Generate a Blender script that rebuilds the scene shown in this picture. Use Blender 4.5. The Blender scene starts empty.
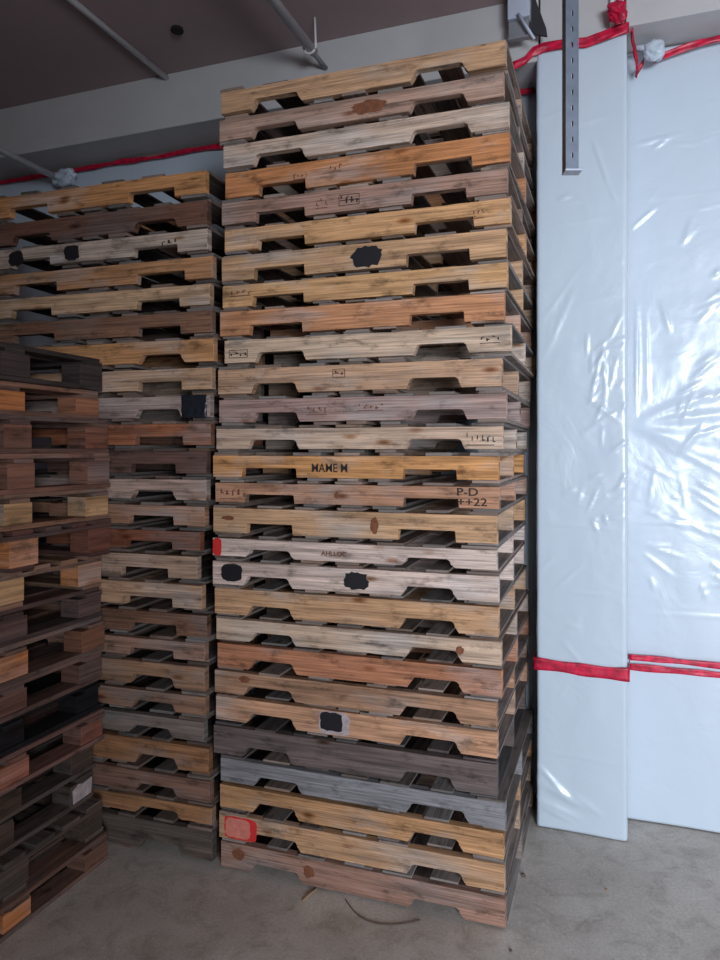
import bpy, bmesh, math, random
import numpy as np
from mathutils import Vector, Matrix, noise

S = bpy.context.scene
COL = S.collection
PI = math.pi
CAM_H = 1.825
R20 = math.radians(20)
DV = Vector((math.cos(R20), -math.sin(R20), 0))   # along the back wall, to the right
NV = Vector((math.sin(R20), math.cos(R20), 0))    # towards the back wall


def room(u, v, z=0.0):
    p = DV * u + NV * v
    return Vector((p.x, p.y, z))


def srgb(r, g, b):
    def f(c):
        c /= 255.0
        return c / 12.92 if c <= 0.04045 else ((c + 0.055) / 1.055) ** 2.4
    return (f(r), f(g), f(b), 1.0)


# ------------------------------------------------------------------ materials
def new_mat(name):
    m = bpy.data.materials.new(name)
    m.use_nodes = True
    nt = m.node_tree
    return m, nt, nt.nodes['Principled BSDF']


def nd(nt, typ, **kw):
    n = nt.nodes.new(typ)
    for k, v in kw.items():
        if k in n.inputs:
            n.inputs[k].default_value = v
        else:
            setattr(n, k, v)
    return n


def wood_material():
    m, nt, b = new_mat('weathered_wood')
    L = nt.links.new
    oi = nd(nt, 'ShaderNodeObjectInfo')
    uv = nd(nt, 'ShaderNodeUVMap')
    uv.uv_map = 'UVMap'

    def noise_at(sx, sy, detail, scale=1.0, rough=0.6):
        mp = nd(nt, 'ShaderNodeMapping')
        mp.inputs['Scale'].default_value = (sx, sy, 1)
        L(uv.outputs['UV'], mp.inputs['Vector'])
        n = nd(nt, 'ShaderNodeTexNoise')
        n.inputs['Scale'].default_value = scale
        n.inputs['Detail'].default_value = detail
        n.inputs['Roughness'].default_value = rough
        L(mp.outputs['Vector'], n.inputs['Vector'])
        return n

    def ramp(src, stops):
        r = nd(nt, 'ShaderNodeValToRGB')
        e = r.color_ramp.elements
        e[0].position, e[0].color = stops[0][0], (*[stops[0][1]] * 3, 1)
        e[1].position, e[1].color = stops[-1][0], (*[stops[-1][1]] * 3, 1)
        for p, v in stops[1:-1]:
            q = e.new(p)
            q.color = (v, v, v, 1)
        L(src, r.inputs['Fac'])
        return r

    def mul(a, bb, fac=1.0):
        x = nd(nt, 'ShaderNodeMix', data_type='RGBA', blend_type='MULTIPLY')
        x.inputs['Factor'].default_value = fac
        L(a, x.inputs['A'])
        L(bb, x.inputs['B'])
        return x.outputs['Result']

    grain = noise_at(4, 150, 5)
    bands = noise_at(1.6, 34, 3)
    dirt = noise_at(7, 16, 6, rough=0.7)
    big = noise_at(2.2, 5, 3)
    c = mul(oi.outputs['Color'], ramp(grain.outputs['Fac'], [(0.30, 0.52), (0.62, 1.14)]).outputs['Color'])
    c = mul(c, ramp(bands.outputs['Fac'], [(0.32, 0.62), (0.5, 1.0), (0.68, 1.18)]).outputs['Color'])
    c = mul(c, ramp(dirt.outputs['Fac'], [(0.32, 0.38), (0.46, 0.94), (0.8, 1.08)]).outputs['Color'])
    # grey weathering in places
    hs = nd(nt, 'ShaderNodeHueSaturation')
    hs.inputs['Saturation'].default_value = 0.40
    hs.inputs['Value'].default_value = 0.86
    L(c, hs.inputs['Color'])
    wr = ramp(big.outputs['Fac'], [(0.50, 0.0), (0.68, 0.75)])
    mx = nd(nt, 'ShaderNodeMix', data_type='RGBA')
    L(wr.outputs['Color'], mx.inputs['Factor'])
    L(c, mx.inputs['A'])
    L(hs.outputs['Color'], mx.inputs['B'])
    # knots
    mp = nd(nt, 'ShaderNodeMapping')
    mp.inputs['Scale'].default_value = (3.2, 9.0, 1)
    L(uv.outputs['UV'], mp.inputs['Vector'])
    vo = nd(nt, 'ShaderNodeTexVoronoi')
    vo.inputs['Scale'].default_value = 1.0
    vo.inputs['Randomness'].default_value = 1.0
    L(mp.outputs['Vector'], vo.inputs['Vector'])
    kr = nd(nt, 'ShaderNodeValToRGB')
    e = kr.color_ramp.elements
    e[0].position, e[0].color = 0.035, (0.26, 0.14, 0.08, 1)
    e[1].position, e[1].color = 0.14, (1, 1, 1, 1)
    q = e.new(0.075)
    q.color = (0.60, 0.42, 0.30, 1)
    L(vo.outputs['Distance'], kr.inputs['Fac'])
    c2 = mul(mx.outputs['Result'], kr.outputs['Color'], 0.9)
    L(c2, b.inputs['Base Color'])
    b.inputs['Roughness'].default_value = 0.82
    b.inputs['Specular IOR Level'].default_value = 0.25
    bp = nd(nt, 'ShaderNodeBump')
    bp.inputs['Strength'].default_value = 0.5
    bp.inputs['Distance'].default_value = 0.0018
    L(grain.outputs['Fac'], bp.inputs['Height'])
    bp2 = nd(nt, 'ShaderNodeBump')
    bp2.inputs['Strength'].default_value = 0.5
    bp2.inputs['Distance'].default_value = 0.004
    L(dirt.outputs['Fac'], bp2.inputs['Height'])
    L(bp.outputs['Normal'], bp2.inputs['Normal'])
    L(bp2.outputs['Normal'], b.inputs['Normal'])
    return m


def simple(name, col, rough=0.7, metal=0.0, var=0.12, scale=8.0, bump=0.0, spec=0.5):
    m, nt, b = new_mat(name)
    L = nt.links.new
    tc = nd(nt, 'ShaderNodeTexCoord')
    n = nd(nt, 'ShaderNodeTexNoise')
    n.inputs['Scale'].default_value = scale
    n.inputs['Detail'].default_value = 6
    n.inputs['Roughness'].default_value = 0.62
    L(tc.outputs['Object'], n.inputs['Vector'])
    r = nd(nt, 'ShaderNodeValToRGB')
    e = r.color_ramp.elements
    e[0].position, e[0].color = 0.3, (*[c * (1 - var) for c in col[:3]], 1)
    e[1].position, e[1].color = 0.7, (*[min(1, c * (1 + var)) for c in col[:3]], 1)
    L(n.outputs['Fac'], r.inputs['Fac'])
    L(r.outputs['Color'], b.inputs['Base Color'])
    b.inputs['Roughness'].default_value = rough
    b.inputs['Metallic'].default_value = metal
    b.inputs['Specular IOR Level'].default_value = spec
    if bump:
        bp = nd(nt, 'ShaderNodeBump')
        bp.inputs['Strength'].default_value = 0.5
        bp.inputs['Distance'].default_value = bump
        L(n.outputs['Fac'], bp.inputs['Height'])
        L(bp.outputs['Normal'], b.inputs['Normal'])
    return m


def concrete_material():
    m, nt, b = new_mat('concrete_floor')
    L = nt.links.new
    tc = nd(nt, 'ShaderNodeTexCoord')

    def nz(scale, detail, rough=0.6, dist=0.0):
        n = nd(nt, 'ShaderNodeTexNoise')
        n.inputs['Scale'].default_value = scale
        n.inputs['Detail'].default_value = detail
        n.inputs['Roughness'].default_value = rough
        n.inputs['Distortion'].default_value = dist
        L(tc.outputs['Object'], n.inputs['Vector'])
        return n
    a, s, f = nz(1.6, 6), nz(7, 8, 0.72, 0.6), nz(90, 3)
    r1 = nd(nt, 'ShaderNodeValToRGB')
    e = r1.color_ramp.elements
    e[0].position, e[0].color = 0.32, srgb(174, 165, 156)
    e[1].position, e[1].color = 0.68, srgb(208, 201, 192)
    L(a.outputs['Fac'], r1.inputs['Fac'])
    r2 = nd(nt, 'ShaderNodeValToRGB')
    e = r2.color_ramp.elements
    e[0].position, e[0].color = 0.30, (0.58, 0.55, 0.52, 1)
    e[1].position, e[1].color = 0.52, (1, 1, 1, 1)
    L(s.outputs['Fac'], r2.inputs['Fac'])
    r3 = nd(nt, 'ShaderNodeValToRGB')
    e = r3.color_ramp.elements
    e[0].position, e[0].color = 0.3, (0.82, 0.82, 0.82, 1)
    e[1].position, e[1].color = 0.7, (1.1, 1.1, 1.1, 1)
    L(f.outputs['Fac'], r3.inputs['Fac'])
    m1 = nd(nt, 'ShaderNodeMix', data_type='RGBA', blend_type='MULTIPLY')
    m1.inputs['Factor'].default_value = 0.8
    L(r1.outputs['Color'], m1.inputs['A'])
    L(r2.outputs['Color'], m1.inputs['B'])
    m2 = nd(nt, 'ShaderNodeMix', data_type='RGBA', blend_type='MULTIPLY')
    m2.inputs['Factor'].default_value = 1.0
    L(m1.outputs['Result'], m2.inputs['A'])
    L(r3.outputs['Color'], m2.inputs['B'])
    L(m2.outputs['Result'], b.inputs['Base Color'])
    b.inputs['Roughness'].default_value = 0.62
    b.inputs['Specular IOR Level'].default_value = 0.35
    bp = nd(nt, 'ShaderNodeBump')
    bp.inputs['Strength'].default_value = 0.4
    bp.inputs['Distance'].default_value = 0.004
    L(s.outputs['Fac'], bp.inputs['Height'])
    L(bp.outputs['Normal'], b.inputs['Normal'])
    return m


def sheet_material(name, col, rough=0.24):
    m, nt, b = new_mat(name)
    L = nt.links.new
    tc = nd(nt, 'ShaderNodeTexCoord')
    n = nd(nt, 'ShaderNodeTexNoise')
    n.inputs['Scale'].default_value = 5.0
    n.inputs['Detail'].default_value = 4
    n.inputs['Distortion'].default_value = 1.2
    L(tc.outputs['Object'], n.inputs['Vector'])
    b.inputs['Base Color'].default_value = col
    b.inputs['Roughness'].default_value = rough
    b.inputs['IOR'].default_value = 1.5
    b.inputs['Specular IOR Level'].default_value = 0.55
    bp = nd(nt, 'ShaderNodeBump')
    bp.inputs['Strength'].default_value = 0.35
    bp.inputs['Distance'].default_value = 0.012
    L(n.outputs['Fac'], bp.inputs['Height'])
    L(bp.outputs['Normal'], b.inputs['Normal'])
    return m


WOOD = wood_material()
BLACK = simple('black_paint', srgb(26, 24, 30), 0.55)
RED = simple('red_paint', srgb(205, 45, 45), 0.6)
PINK = simple('faded_pink_paint', srgb(205, 120, 105), 0.8, var=0.2, scale=40)
INK = simple('stamp_ink', srgb(48, 34, 30), 0.8, var=0.3, scale=60)
SOFTINK = simple('faded_stamp_ink', srgb(112, 66, 50), 0.85, var=0.3, scale=60)
STAIN = simple('brown_knot_stain', srgb(120, 72, 48), 0.85, var=0.35, scale=60)
LABELM = simple('torn_paper', srgb(175, 160, 160), 0.8, var=0.3, scale=30)
CONC = concrete_material()
WALLP = simple('painted_wall', srgb(150, 124, 112), 0.75, var=0.05, scale=3, bump=0.002)
BEAMP = simple('painted_beam', srgb(188, 186, 186), 0.7, var=0.05, scale=4, bump=0.002)
CEIL = simple('dark_ceiling_deck', srgb(165, 144, 144), 0.85, var=0.06, scale=2, bump=0.002)
SHEET = sheet_material('white_plastic_film', srgb(192, 204, 216), 0.27)
TAPE = simple('red_tape', srgb(186, 20, 58), 0.4, var=0.55, scale=28, bump=0.002)
PIPE = simple('painted_pipe', srgb(224, 220, 222), 0.5, var=0.06)
GALV = simple('galvanised_steel', srgb(104, 112, 126), 0.5, 0.5, var=0.15, scale=25)
DARKM = simple('dark_triangle_grey', srgb(62, 62, 66), 0.5, 0.5)
GREYM = simple('grey_bracket_steel', srgb(135, 136, 142), 0.5, 0.2)
LIGHTM = simple('pale_blue_grey_paint', srgb(178, 186, 202), 0.5, var=0.04)
SLATE = simple('charcoal_hole', srgb(30, 28, 30), 0.9)
STRAW = simple('dry_splinter', srgb(165, 140, 110), 0.9, var=0.2, scale=60)
WIREM = simple('rusty_wire', srgb(95, 78, 70), 0.7, var=0.2, scale=60)
BLACKFILM = sheet_material('dark_plastic_film', srgb(34, 38, 46), 0.25)
BLUEFILM = sheet_material('blue_plastic_film', srgb(120, 165, 205), 0.3)


# ------------------------------------------------------------------ helpers
def uv_box(bm, g, off=(0, 0)):
    """UVs in metres with u along the grain axis g."""
    lay = bm.loops.layers.uv.get('UVMap') or bm.loops.layers.uv.new('UVMap')
    for f in bm.faces:
        n = f.normal
        ax = max(range(3), key=lambda i: abs(n[i]))
        for l in f.loops:
            c = l.vert.co
            if ax == g:
                o = [i for i in range(3) if i != g]
                l[lay].uv = (c[o[0]] * 0.5 + off[0], c[o[1]] * 0.6 + off[1])
            else:
                o = 3 - g - ax
                l[lay].uv = (c[g] + off[0], c[o] + off[1] + 0.37 * ax)


def link(name, me, m, parent=None, loc=(0, 0, 0), color=None):
    o = bpy.data.objects.new(name, me)
    COL.objects.link(o)
    if m:
        me.materials.append(m)
    o.location = loc
    if parent:
        o.parent = parent
    if color:
        o.color = color
    return o


def finish(bm, name, m, parent=None, loc=(0, 0, 0), color=None, smooth=False, g=None, off=(0, 0)):
    bmesh.ops.recalc_face_normals(bm, faces=bm.faces)
    bm.normal_update()
    if g is not None:
        uv_box(bm, g, off)
    me = bpy.data.meshes.new(name)
    bm.to_mesh(me)
    bm.free()
    if smooth:
        for p in me.polygons:
            p.use_smooth = True
    return link(name, me, m, parent, loc, color)


def add_box(bm, a, b, bevel=0.0):
    x0, y0, z0 = a
    x1, y1, z1 = b
    vs = [bm.verts.new(p) for p in ((x0, y0, z0), (x1, y0, z0), (x1, y1, z0), (x0, y1, z0),
                                    (x0, y0, z1), (x1, y0, z1), (x1, y1, z1), (x0, y1, z1))]
    fs = [bm.faces.new([vs[i] for i in q]) for q in
          ((0, 3, 2, 1), (4, 5, 6, 7), (0, 1, 5, 4), (1, 2, 6, 5), (2, 3, 7, 6), (3, 0, 4, 7))]
    if bevel:
        es = {e for f in fs for e in f.edges}
        bmesh.ops.bevel(bm, geom=list(es), offset=bevel, segments=1, affect='EDGES')


def add_tube(bm, pts, r, seg=12, cap=True):
    rings = []
    n = len(pts)
    for i, p in enumerate(pts):
        p = Vector(p)
        t = (Vector(pts[min(i + 1, n - 1)]) - Vector(pts[max(i - 1, 0)])).normalized()
        up = Vector((0, 0, 1)) if abs(t.z) < 0.9 else Vector((1, 0, 0))
        a = t.cross(up).normalized()
        c = a.cross(t)
        rr = r[i] if isinstance(r, (list, tuple)) else r
        rings.append([bm.verts.new(p + a * math.cos(2 * PI * k / seg) * rr + c * math.sin(2 * PI * k / seg) * rr)
                      for k in range(seg)])
    for i in range(n - 1):
        for k in range(seg):
            bm.faces.new([rings[i][k], rings[i][(k + 1) % seg], rings[i + 1][(k + 1) % seg], rings[i + 1][k]])
    if cap:
        bm.faces.new(rings[0])
        bm.faces.new(list(reversed(rings[-1])))


def empty(name, loc, rz, label, cat, group=None):
    o = bpy.data.objects.new(name, None)
    o.empty_display_size = 0.1
    COL.objects.link(o)
    o.location = loc
    o.rotation_euler = (0, 0, rz)
    tag(o, label, cat, group)
    return o


def tag(o, label, cat, group=None):
    o['label'] = label
    o['category'] = cat
    if group:
        o['group'] = group
    return o


def structure(o, label=None):
    o['kind'] = 'structure'
    if label:
        o['label'] = label
        o['category'] = label.split()[-1]
    return o


def room_box(name, u0, u1, v0, v1, z0, z1, m, bevel=0.0):
    bm = bmesh.new()
    add_box(bm, (u0, v0, z0), (u1, v1, z1), bevel)
    bmesh.ops.rotate(bm, verts=bm.verts, cent=(0, 0, 0), matrix=Matrix.Rotation(-R20, 3, 'Z'))
    return finish(bm, name, m)


# ------------------------------------------------------------------ the room
ZC = 4.03
structure(room_box('floor', -4.9, 5.1, -1.6, 4.1, -0.12, 0.0, CONC))
structure(room_box('ceiling', -4.9, 5.1, -1.6, 4.1, ZC, ZC + 0.12, CEIL))
structure(room_box('wall_back', -4.9, 5.1, 3.88, 4.05, 0.0, ZC, WALLP))
structure(room_box('wall_left', -4.9, -4.78, -1.45, 3.88, 0.0, ZC, WALLP))
structure(room_box('wall_right', 5.0, 5.1, -1.45, 3.88, 0.0, ZC, WALLP))
DOOR = dict(u0=0.90, u1=4.2, z=3.05)  # opening edges set so the wall shades the left side and the top
bm = bmesh.new()
for a, b in (((-4.9, -1.6, 0), (DOOR['u0'], -1.45, ZC)), ((DOOR['u1'], -1.6, 0), (5.1, -1.45, ZC)),
             ((DOOR['u0'], -1.6, DOOR['z']), (DOOR['u1'], -1.45, ZC))):
    add_box(bm, a, b)
bmesh.ops.rotate(bm, verts=bm.verts, cent=(0, 0, 0), matrix=Matrix.Rotation(-R20, 3, 'Z'))
structure(finish(bm, 'wall_shade_partition', WALLP))  # unseen wall added behind the camera to cut off part of the daylight
structure(room_box('trim_1', -4.78, -0.383, 3.58, 3.88, 3.715, ZC, BEAMP, 0.004))       # beam over the stacks
structure(room_box('trim_2', 0.017, 5.0, 3.58, 3.88, 3.80, ZC, BEAMP, 0.004))            # beam right of the column
structure(room_box('trim_3', -0.375, 0.009, 3.592, 3.88, 0.0, ZC, BEAMP, 0.004))         # column


# ------------------------------------------------------------------ plastic sheeting
def seg_field(Sx, Zx, segs):
    """sum of tapered ridges along segments (s0,z0,s1,z1,width,height)"""
    h = np.zeros_like(Sx)
    for s0, z0, s1, z1, w, a in segs:
        dx, dz = s1 - s0, z1 - z0
        L2 = dx * dx + dz * dz + 1e-9
        t = ((Sx - s0) * dx + (Zx - z0) * dz) / L2
        tc = np.clip(t, 0, 1)
        d = np.hypot(Sx - (s0 + tc * dx), Zx - (z0 + tc * dz))
        h += a * np.exp(-(d / w) ** 2) * (0.15 + 0.85 * np.sin(np.clip(t, 0, 1) * PI))
    return h


def noise_field(Sx, Zx, sc, amp, seed):
    out = np.zeros(Sx.size)
    a, b = Sx.ravel(), Zx.ravel()
    for i in range(a.size):
        out[i] = noise.noise((a[i] * sc[0] + seed, b[i] * sc[1] - seed, seed * 0.37))
    return (out * amp).reshape(Sx.shape)


def sheet(name, path, z0, z1, res, hfun, m, zlow=None, ztop=None):
    """path: list of (u,v,normal_u,normal_v,s)"""
    n = len(path)
    ss = np.array([p[4] for p in path])
    nz_ = int((z1 - z0) / res) + 1
    T = np.linspace(0, 1, nz_)
    lo = np.array([zlow(s) if zlow else z0 for s in ss])
    hi = np.array([ztop(s) if ztop else z1 for s in ss])
    SS, TT = np.meshgrid(ss, T)
    ZZ = lo[None, :] + (hi - lo)[None, :] * TT
    H = hfun(SS, ZZ)
    verts = []
    for j in range(nz_):
        for i in range(n):
            u, v, a, b, s = path[i]
            h = H[j, i]
            verts.append(tuple(room(u + a * h, v + b * h, ZZ[j, i])))
    faces = [(j * n + i, j * n + i + 1, (j + 1) * n + i + 1, (j + 1) * n + i) for j in range(nz_ - 1) for i in range(n - 1)]
    me = bpy.data.meshes.new(name)
    me.from_pydata(verts, [], faces)
    me.update()
    for p in me.polygons:
        p.use_smooth = True
    o = link(name, me, m)
    md = o.modifiers.new('film', 'SOLIDIFY')
    md.thickness = 0.0006
    md.offset = 0
    return o


rs = random.Random(5)


def rand_creases(n, s0, s1, z0, z1, l0, l1, ang, spread, w, a):
    out = []
    for _ in range(n):
        s, z = rs.uniform(s0, s1), rs.uniform(z0, z1)
        t = math.radians(rs.gauss(ang, spread))
        L = rs.uniform(l0, l1)
        out.append((s, z, s + math.cos(t) * L, z + math.sin(t) * L, w * rs.uniform(0.7, 1.5), a * rs.uniform(0.4, 1.3)))
    return out


# column wrap: left return, front, right return
RES = 0.009
cu0, cu1, cv = -0.383, 0.017, 3.578
path = []
s = -0.20
for i in range(22):
    path.append((cu0, cv + 0.2 - i * 0.2 / 22 - 0.004, -1, 0, s + i * 0.2 / 22))
for k in range(5):
    a = k / 4 * PI / 2
    path.append((cu0 + 0.01 - 0.01 * math.cos(a), cv + 0.01 - 0.01 * math.sin(a), -math.cos(a), -math.sin(a), 0.0 + k * 0.003))
nfr = int(0.38 / RES)
for i in range(1, nfr):
    path.append((cu0 + 0.01 + 0.38 * i / nfr, cv, 0, -1, 0.01 + 0.38 * i / nfr))
for k in range(5):
    a = k / 4 * PI / 2
    path.append((cu1 - 0.01 + 0.01 * math.sin(a), cv + 0.01 - 0.01 * math.cos(a), math.sin(a), -math.cos(a), 0.39 + k * 0.003))
for i in range(1, 20):
    path.append((cu1, cv + 0.01 + i * 0.2 / 20, 1, 0, 0.402 + i * 0.2 / 20))
col_segs = [(0.25, 3.30, 0.33, 3.05, 0.006, 0.007), (0.33, 3.05, 0.36, 2.98, 0.005, 0.005),
            (0.24, 2.05, 0.30, 2.32, 0.006, 0.009), (0.30, 2.32, 0.31, 2.06, 0.006, 0.009),
            (0.18, 2.62, 0.02, 2.25, 0.014, 0.003), (0.20, 2.70, 0.0, 2.42, 0.010, 0.002),
            (0.22, 2.08, 0.38, 1.95, 0.009, 0.006), (0.2, 1.90, 0.38, 2.02, 0.006, 0.005),
            (0.0, 3.42, 0.18, 3.46, 0.006, 0.004), (0.12, 3.36, 0.36, 3.40, 0.004, 0.004),
            (0.02, 1.47, 0.36, 1.455, 0.004, 0.004), (0.13, 1.15, 0.34, 1.14, 0.005, 0.004),
            (0.0, 0.37, 0.39, 0.355, 0.005, 0.004), (0.0, 0.22, 0.24, 0.12, 0.02, 0.010),
            (0.0, 0.13, 0.20, 0.07, 0.014, 0.008), (0.0, 2.9, 0.35, 2.92, 0.004, 0.003)]
col_segs += [(0.09, 3.03, 0.16, 3.035, 0.006, 0.008), (0.10, 3.0, 0.20, 3.01, 0.005, 0.004)]
col_segs += [(0.0, 0.30, 0.14, 0.16, 0.012, 0.009), (0.02, 0.10, 0.16, 0.05, 0.010, 0.008), (0.15, 0.20, 0.30, 0.10, 0.012, 0.005)]
col_segs += rand_creases(34, 0.22, 0.38, 1.35, 2.35, 0.03, 0.13, 62, 25, 0.005, 0.006)
col_segs += rand_creases(10, 0.0, 0.2, 0.05, 2.6, 0.05, 0.2, 40, 40, 0.008, 0.003)


def col_h(Sx, Zx):
    h = noise_field(Sx, Zx, (3.0, 1.3), 0.006, 3.1) + noise_field(Sx, Zx, (9, 5), 0.0022, 8.2)
    h += noise_field(Sx, Zx, (28, 18), 0.0006, 1.2)
    h += seg_field(Sx, Zx, col_segs)
    return h + 0.006


o = sheet('plastic_sheet', path, 0.004, 3.78, 0.010, col_h, SHEET)
tag(o, 'white plastic sheet wrapped around the square column beside the tall pallet stack', 'plastic sheet')

# right wall sheet
path = []
nw = int(2.6 / RES * 0.6)
for i in range(nw):
    s = 2.6 * (i / (nw - 1)) ** 1.25
    path.append((cu1 + 0.003 + s, 3.82, 0, -1, s))
P0 = (0.01, 1.95)
wall_segs = []
for k in range(10):
    t = math.radians(rs.uniform(-60, 25))
    L = rs.uniform(0.25, 0.8)
    r0 = rs.uniform(0.01, 0.08)
    wall_segs.append((P0[0] + r0 * math.cos(t), P0[1] + r0 * math.sin(t), P0[0] + L * math.cos(t), P0[1] + L * math.sin(t),
                      0.010 + 0.022 * rs.random(), rs.uniform(0.003, 0.008)))
wall_segs += [(0.05, 2.55, 0.045, 1.98, 0.008, 0.010), (0.09, 2.5, 0.10, 2.05, 0.006, 0.007),
              (0.02, 3.33, 0.24, 3.36, 0.006, 0.008), (0.12, 3.30, 0.20, 3.35, 0.005, 0.008),
              (0.02, 2.92, 0.14, 3.02, 0.007, 0.010), (0.25, 2.98, 0.75, 3.03, 0.004, 0.004),
              (0.0, 1.47, 1.0, 1.45, 0.004, 0.004), (0.0, 3.06, 1.6, 3.04, 0.004, 0.003),
              (0.16, 2.55, 0.20, 2.40, 0.008, 0.012), (0.0, 1.02, 1.4, 1.04, 0.006, 0.003)]
wall_segs += rand_creases(70, 0.22, 0.95, 1.75, 2.85, 0.05, 0.22, 35, 28, 0.007, 0.010)
wall_segs += rand_creases(36, 0.05, 0.60, 1.15, 1.9, 0.04, 0.18, -40, 25, 0.006, 0.007)
wall_segs += rand_creases(40, 0.9, 2.4, 0.4, 3.2, 0.1, 0.4, 30, 60, 0.009, 0.006)
wall_segs += rand_creases(7, 0.05, 0.45, 2.9, 3.6, 0.05, 0.2, 15, 20, 0.006, 0.003)


def wall_h(Sx, Zx):
    mid = np.exp(-((Zx - 2.05) / 0.75) ** 2)
    h = noise_field(Sx, Zx, (2.2, 1.1), 0.010, 5.3) + noise_field(Sx, Zx, (8, 6), 0.0025, 2.2) * (0.4 + mid)
    h += noise_field(Sx, Zx, (26, 22), 0.0008, 9.2) * (0.3 + mid)
    h += seg_field(Sx, Zx, wall_segs)
    h += 0.02 * np.exp(-Zx / 0.35)
    return h + 0.004


o = sheet('plastic_sheet', path, 0.006, 3.79, 0.010, wall_h, SHEET)
tag(o, 'wide wrinkled white plastic sheet covering the recessed wall right of the column', 'plastic sheet')

# left back wall sheet (seen above the short stack)
path = [(-4.75 + i * 4.33 / 140, 3.855, 0, -1, i * 4.33 / 140) for i in range(141)]
lw_segs = rand_creases(50, 0, 4.3, 2.6, 3.7, 0.1, 0.5, 10, 30, 0.012, 0.006)
o = sheet('plastic_sheet', path, 0.006, 3.69, 0.035, lambda a, b: noise_field(a, b, (2, 1.5), 0.010, 7.7) + seg_field(a, b, lw_segs) + 0.006, SHEET)
tag(o, 'pale blue plastic sheet on the back wall behind the shorter pallet stack', 'plastic sheet')


def tape_strip(path_uvz, w, label, seed, amp=0.004, thick=0.0012, name='red_tape', grp=None):
    """path of (u,v,z) points, the strip stands upright on the path"""
    rr = random.Random(seed)
    pts = []
    for i in range(len(path_uvz) - 1):
        a, b = Vector(path_uvz[i]), Vector(path_uvz[i + 1])
        n = max(1, int((b - a).length / 0.015))
        for k in range(n):
            pts.append(a.lerp(b, k / n))
    pts.append(Vector(path_uvz[-1]))
    bm = bmesh.new()
    rows = []
    M = 6
    for i, p in enumerate(pts):
        t = pts[min(i + 1, len(pts) - 1)] - pts[max(i - 1, 0)]
        nrm = Vector((t.y, -t.x, 0)).normalized()
        ww = w * (0.85 + 0.35 * noise.noise((i * 0.09, seed, 0)))
        zc = p.z + amp * 1.5 * noise.noise((i * 0.05, seed, 5))
        row = []
        for k in range(M):
            d = amp * (0.5 + noise.noise((i * 0.16, k * 0.7, seed)))
            q = p + nrm * d
            row.append(bm.verts.new(room(q.x, q.y, zc + ww * (k / (M - 1) - 0.5))))
        rows.append(row)
    for i in range(len(rows) - 1):
        for k in range(M - 1):
            bm.faces.new([rows[i][k], rows[i + 1][k], rows[i + 1][k + 1], rows[i][k + 1]])
    o = finish(bm, name, TAPE, smooth=True)
    md = o.modifiers.new('tape', 'SOLIDIFY')
    md.thickness = thick
    md.offset = 1
    tag(o, label, 'tape', grp)
    return o


tape_strip([(cu0 - 0.016, 3.70, 0.795), (cu0 - 0.016, cv - 0.016, 0.79), (cu1 + 0.014, cv - 0.016, 0.785), (cu1 + 0.014, 3.775, 0.79)],
           0.070, 'red tape band around the column wrap at waist height', 3)
tape_strip([(cu1 + 0.016, 3.780, 0.806), (1.2, 3.780, 0.806), (2.5, 3.780, 0.806)], 0.034,
           'upper of two red tape lines across the right wall sheet at waist height', 4, 0.003)
tape_strip([(cu1 + 0.016, 3.780, 0.760), (0.4, 3.780, 0.762), (1.2, 3.780, 0.755), (2.5, 3.780, 0.755)], 0.036,
           'lower of two red tape lines across the right wall sheet at waist height', 5, 0.003)
tape_strip([(-0.51, 3.563, 3.700), (-0.44, 3.562, 3.712), (cu0 - 0.02, cv - 0.018, 3.745), (cu0 + 0.03, cv - 0.018, 3.755), (-0.16, cv - 0.018, 3.750), (-0.02, cv - 0.018, 3.785), (cu1 + 0.014, cv - 0.018, 3.79)],
           0.054, 'crumpled red tape along the top of the column wrap', 6, 0.016)
tape_strip([(cu1 + 0.02, 3.60, 3.79), (cu1 + 0.03, 3.66, 3.74), (0.06, 3.765, 3.66), (0.10, 3.765, 3.72)], 0.045,
           'short twisted red tape hanging at the top right corner of the column', 7, 0.018)
tape_strip([(0.14, 3.765, 3.715), (0.45, 3.765, 3.765), (1.2, 3.765, 3.78), (2.5, 3.765, 3.78)], 0.040,
           'red tape along the top edge of the right wall sheet', 8, 0.010)
tape_strip([(-4.7, 3.815, 3.665), (-2.0, 3.815, 3.67), (-0.9, 3.815, 3.685), (-0.43, 3.815, 3.69)], 0.034,
           'long red tape under the beam above the shorter pallet stack', 9, 0.008)

bm = bmesh.new()
bmesh.ops.create_icosphere(bm, subdivisions=4, radius=0.034)
for v in bm.verts:
    d = 1 + 0.75 * noise.noise(v.co * 42) + 0.3 * noise.noise(v.co * 110)
    v.co = Vector((v.co.x * d * 1.2, v.co.y * d * 0.6, v.co.z * d * 1.3))
o = finish(bm, 'red_tape_knot', TAPE, loc=room(-0.012, cv - 0.075, 3.832), smooth=True)
o.rotation_euler = (0, 0, -R20)
tag(o, 'bunched knot of red tape at the top right corner of the column', 'tape')
# crumpled film cap beside the column top
bm = bmesh.new()
bmesh.ops.create_icosphere(bm, subdivisions=4, radius=0.05)
for v in bm.verts:
    d = 1 + 0.35 * noise.noise(v.co * 30) + 0.15 * noise.noise(v.co * 80)
    v.co = Vector((v.co.x * d * 1.0, v.co.y * d * 0.7, v.co.z * d * 0.95))
add_tube(bm, [(-0.09, 0.0, 0.03), (-0.04, 0.0, 0.02), (0, 0, 0)], [0.012, 0.016, 0.02], 10)
o = finish(bm, 'crumpled_plastic_cap', SHEET, loc=room(0.150, 3.70, 3.725), smooth=True)
o.rotation_euler = (0, 0, -R20)
tag(o, 'crumpled white plastic ball around a pipe stub at the column top', 'plastic wad')


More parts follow.
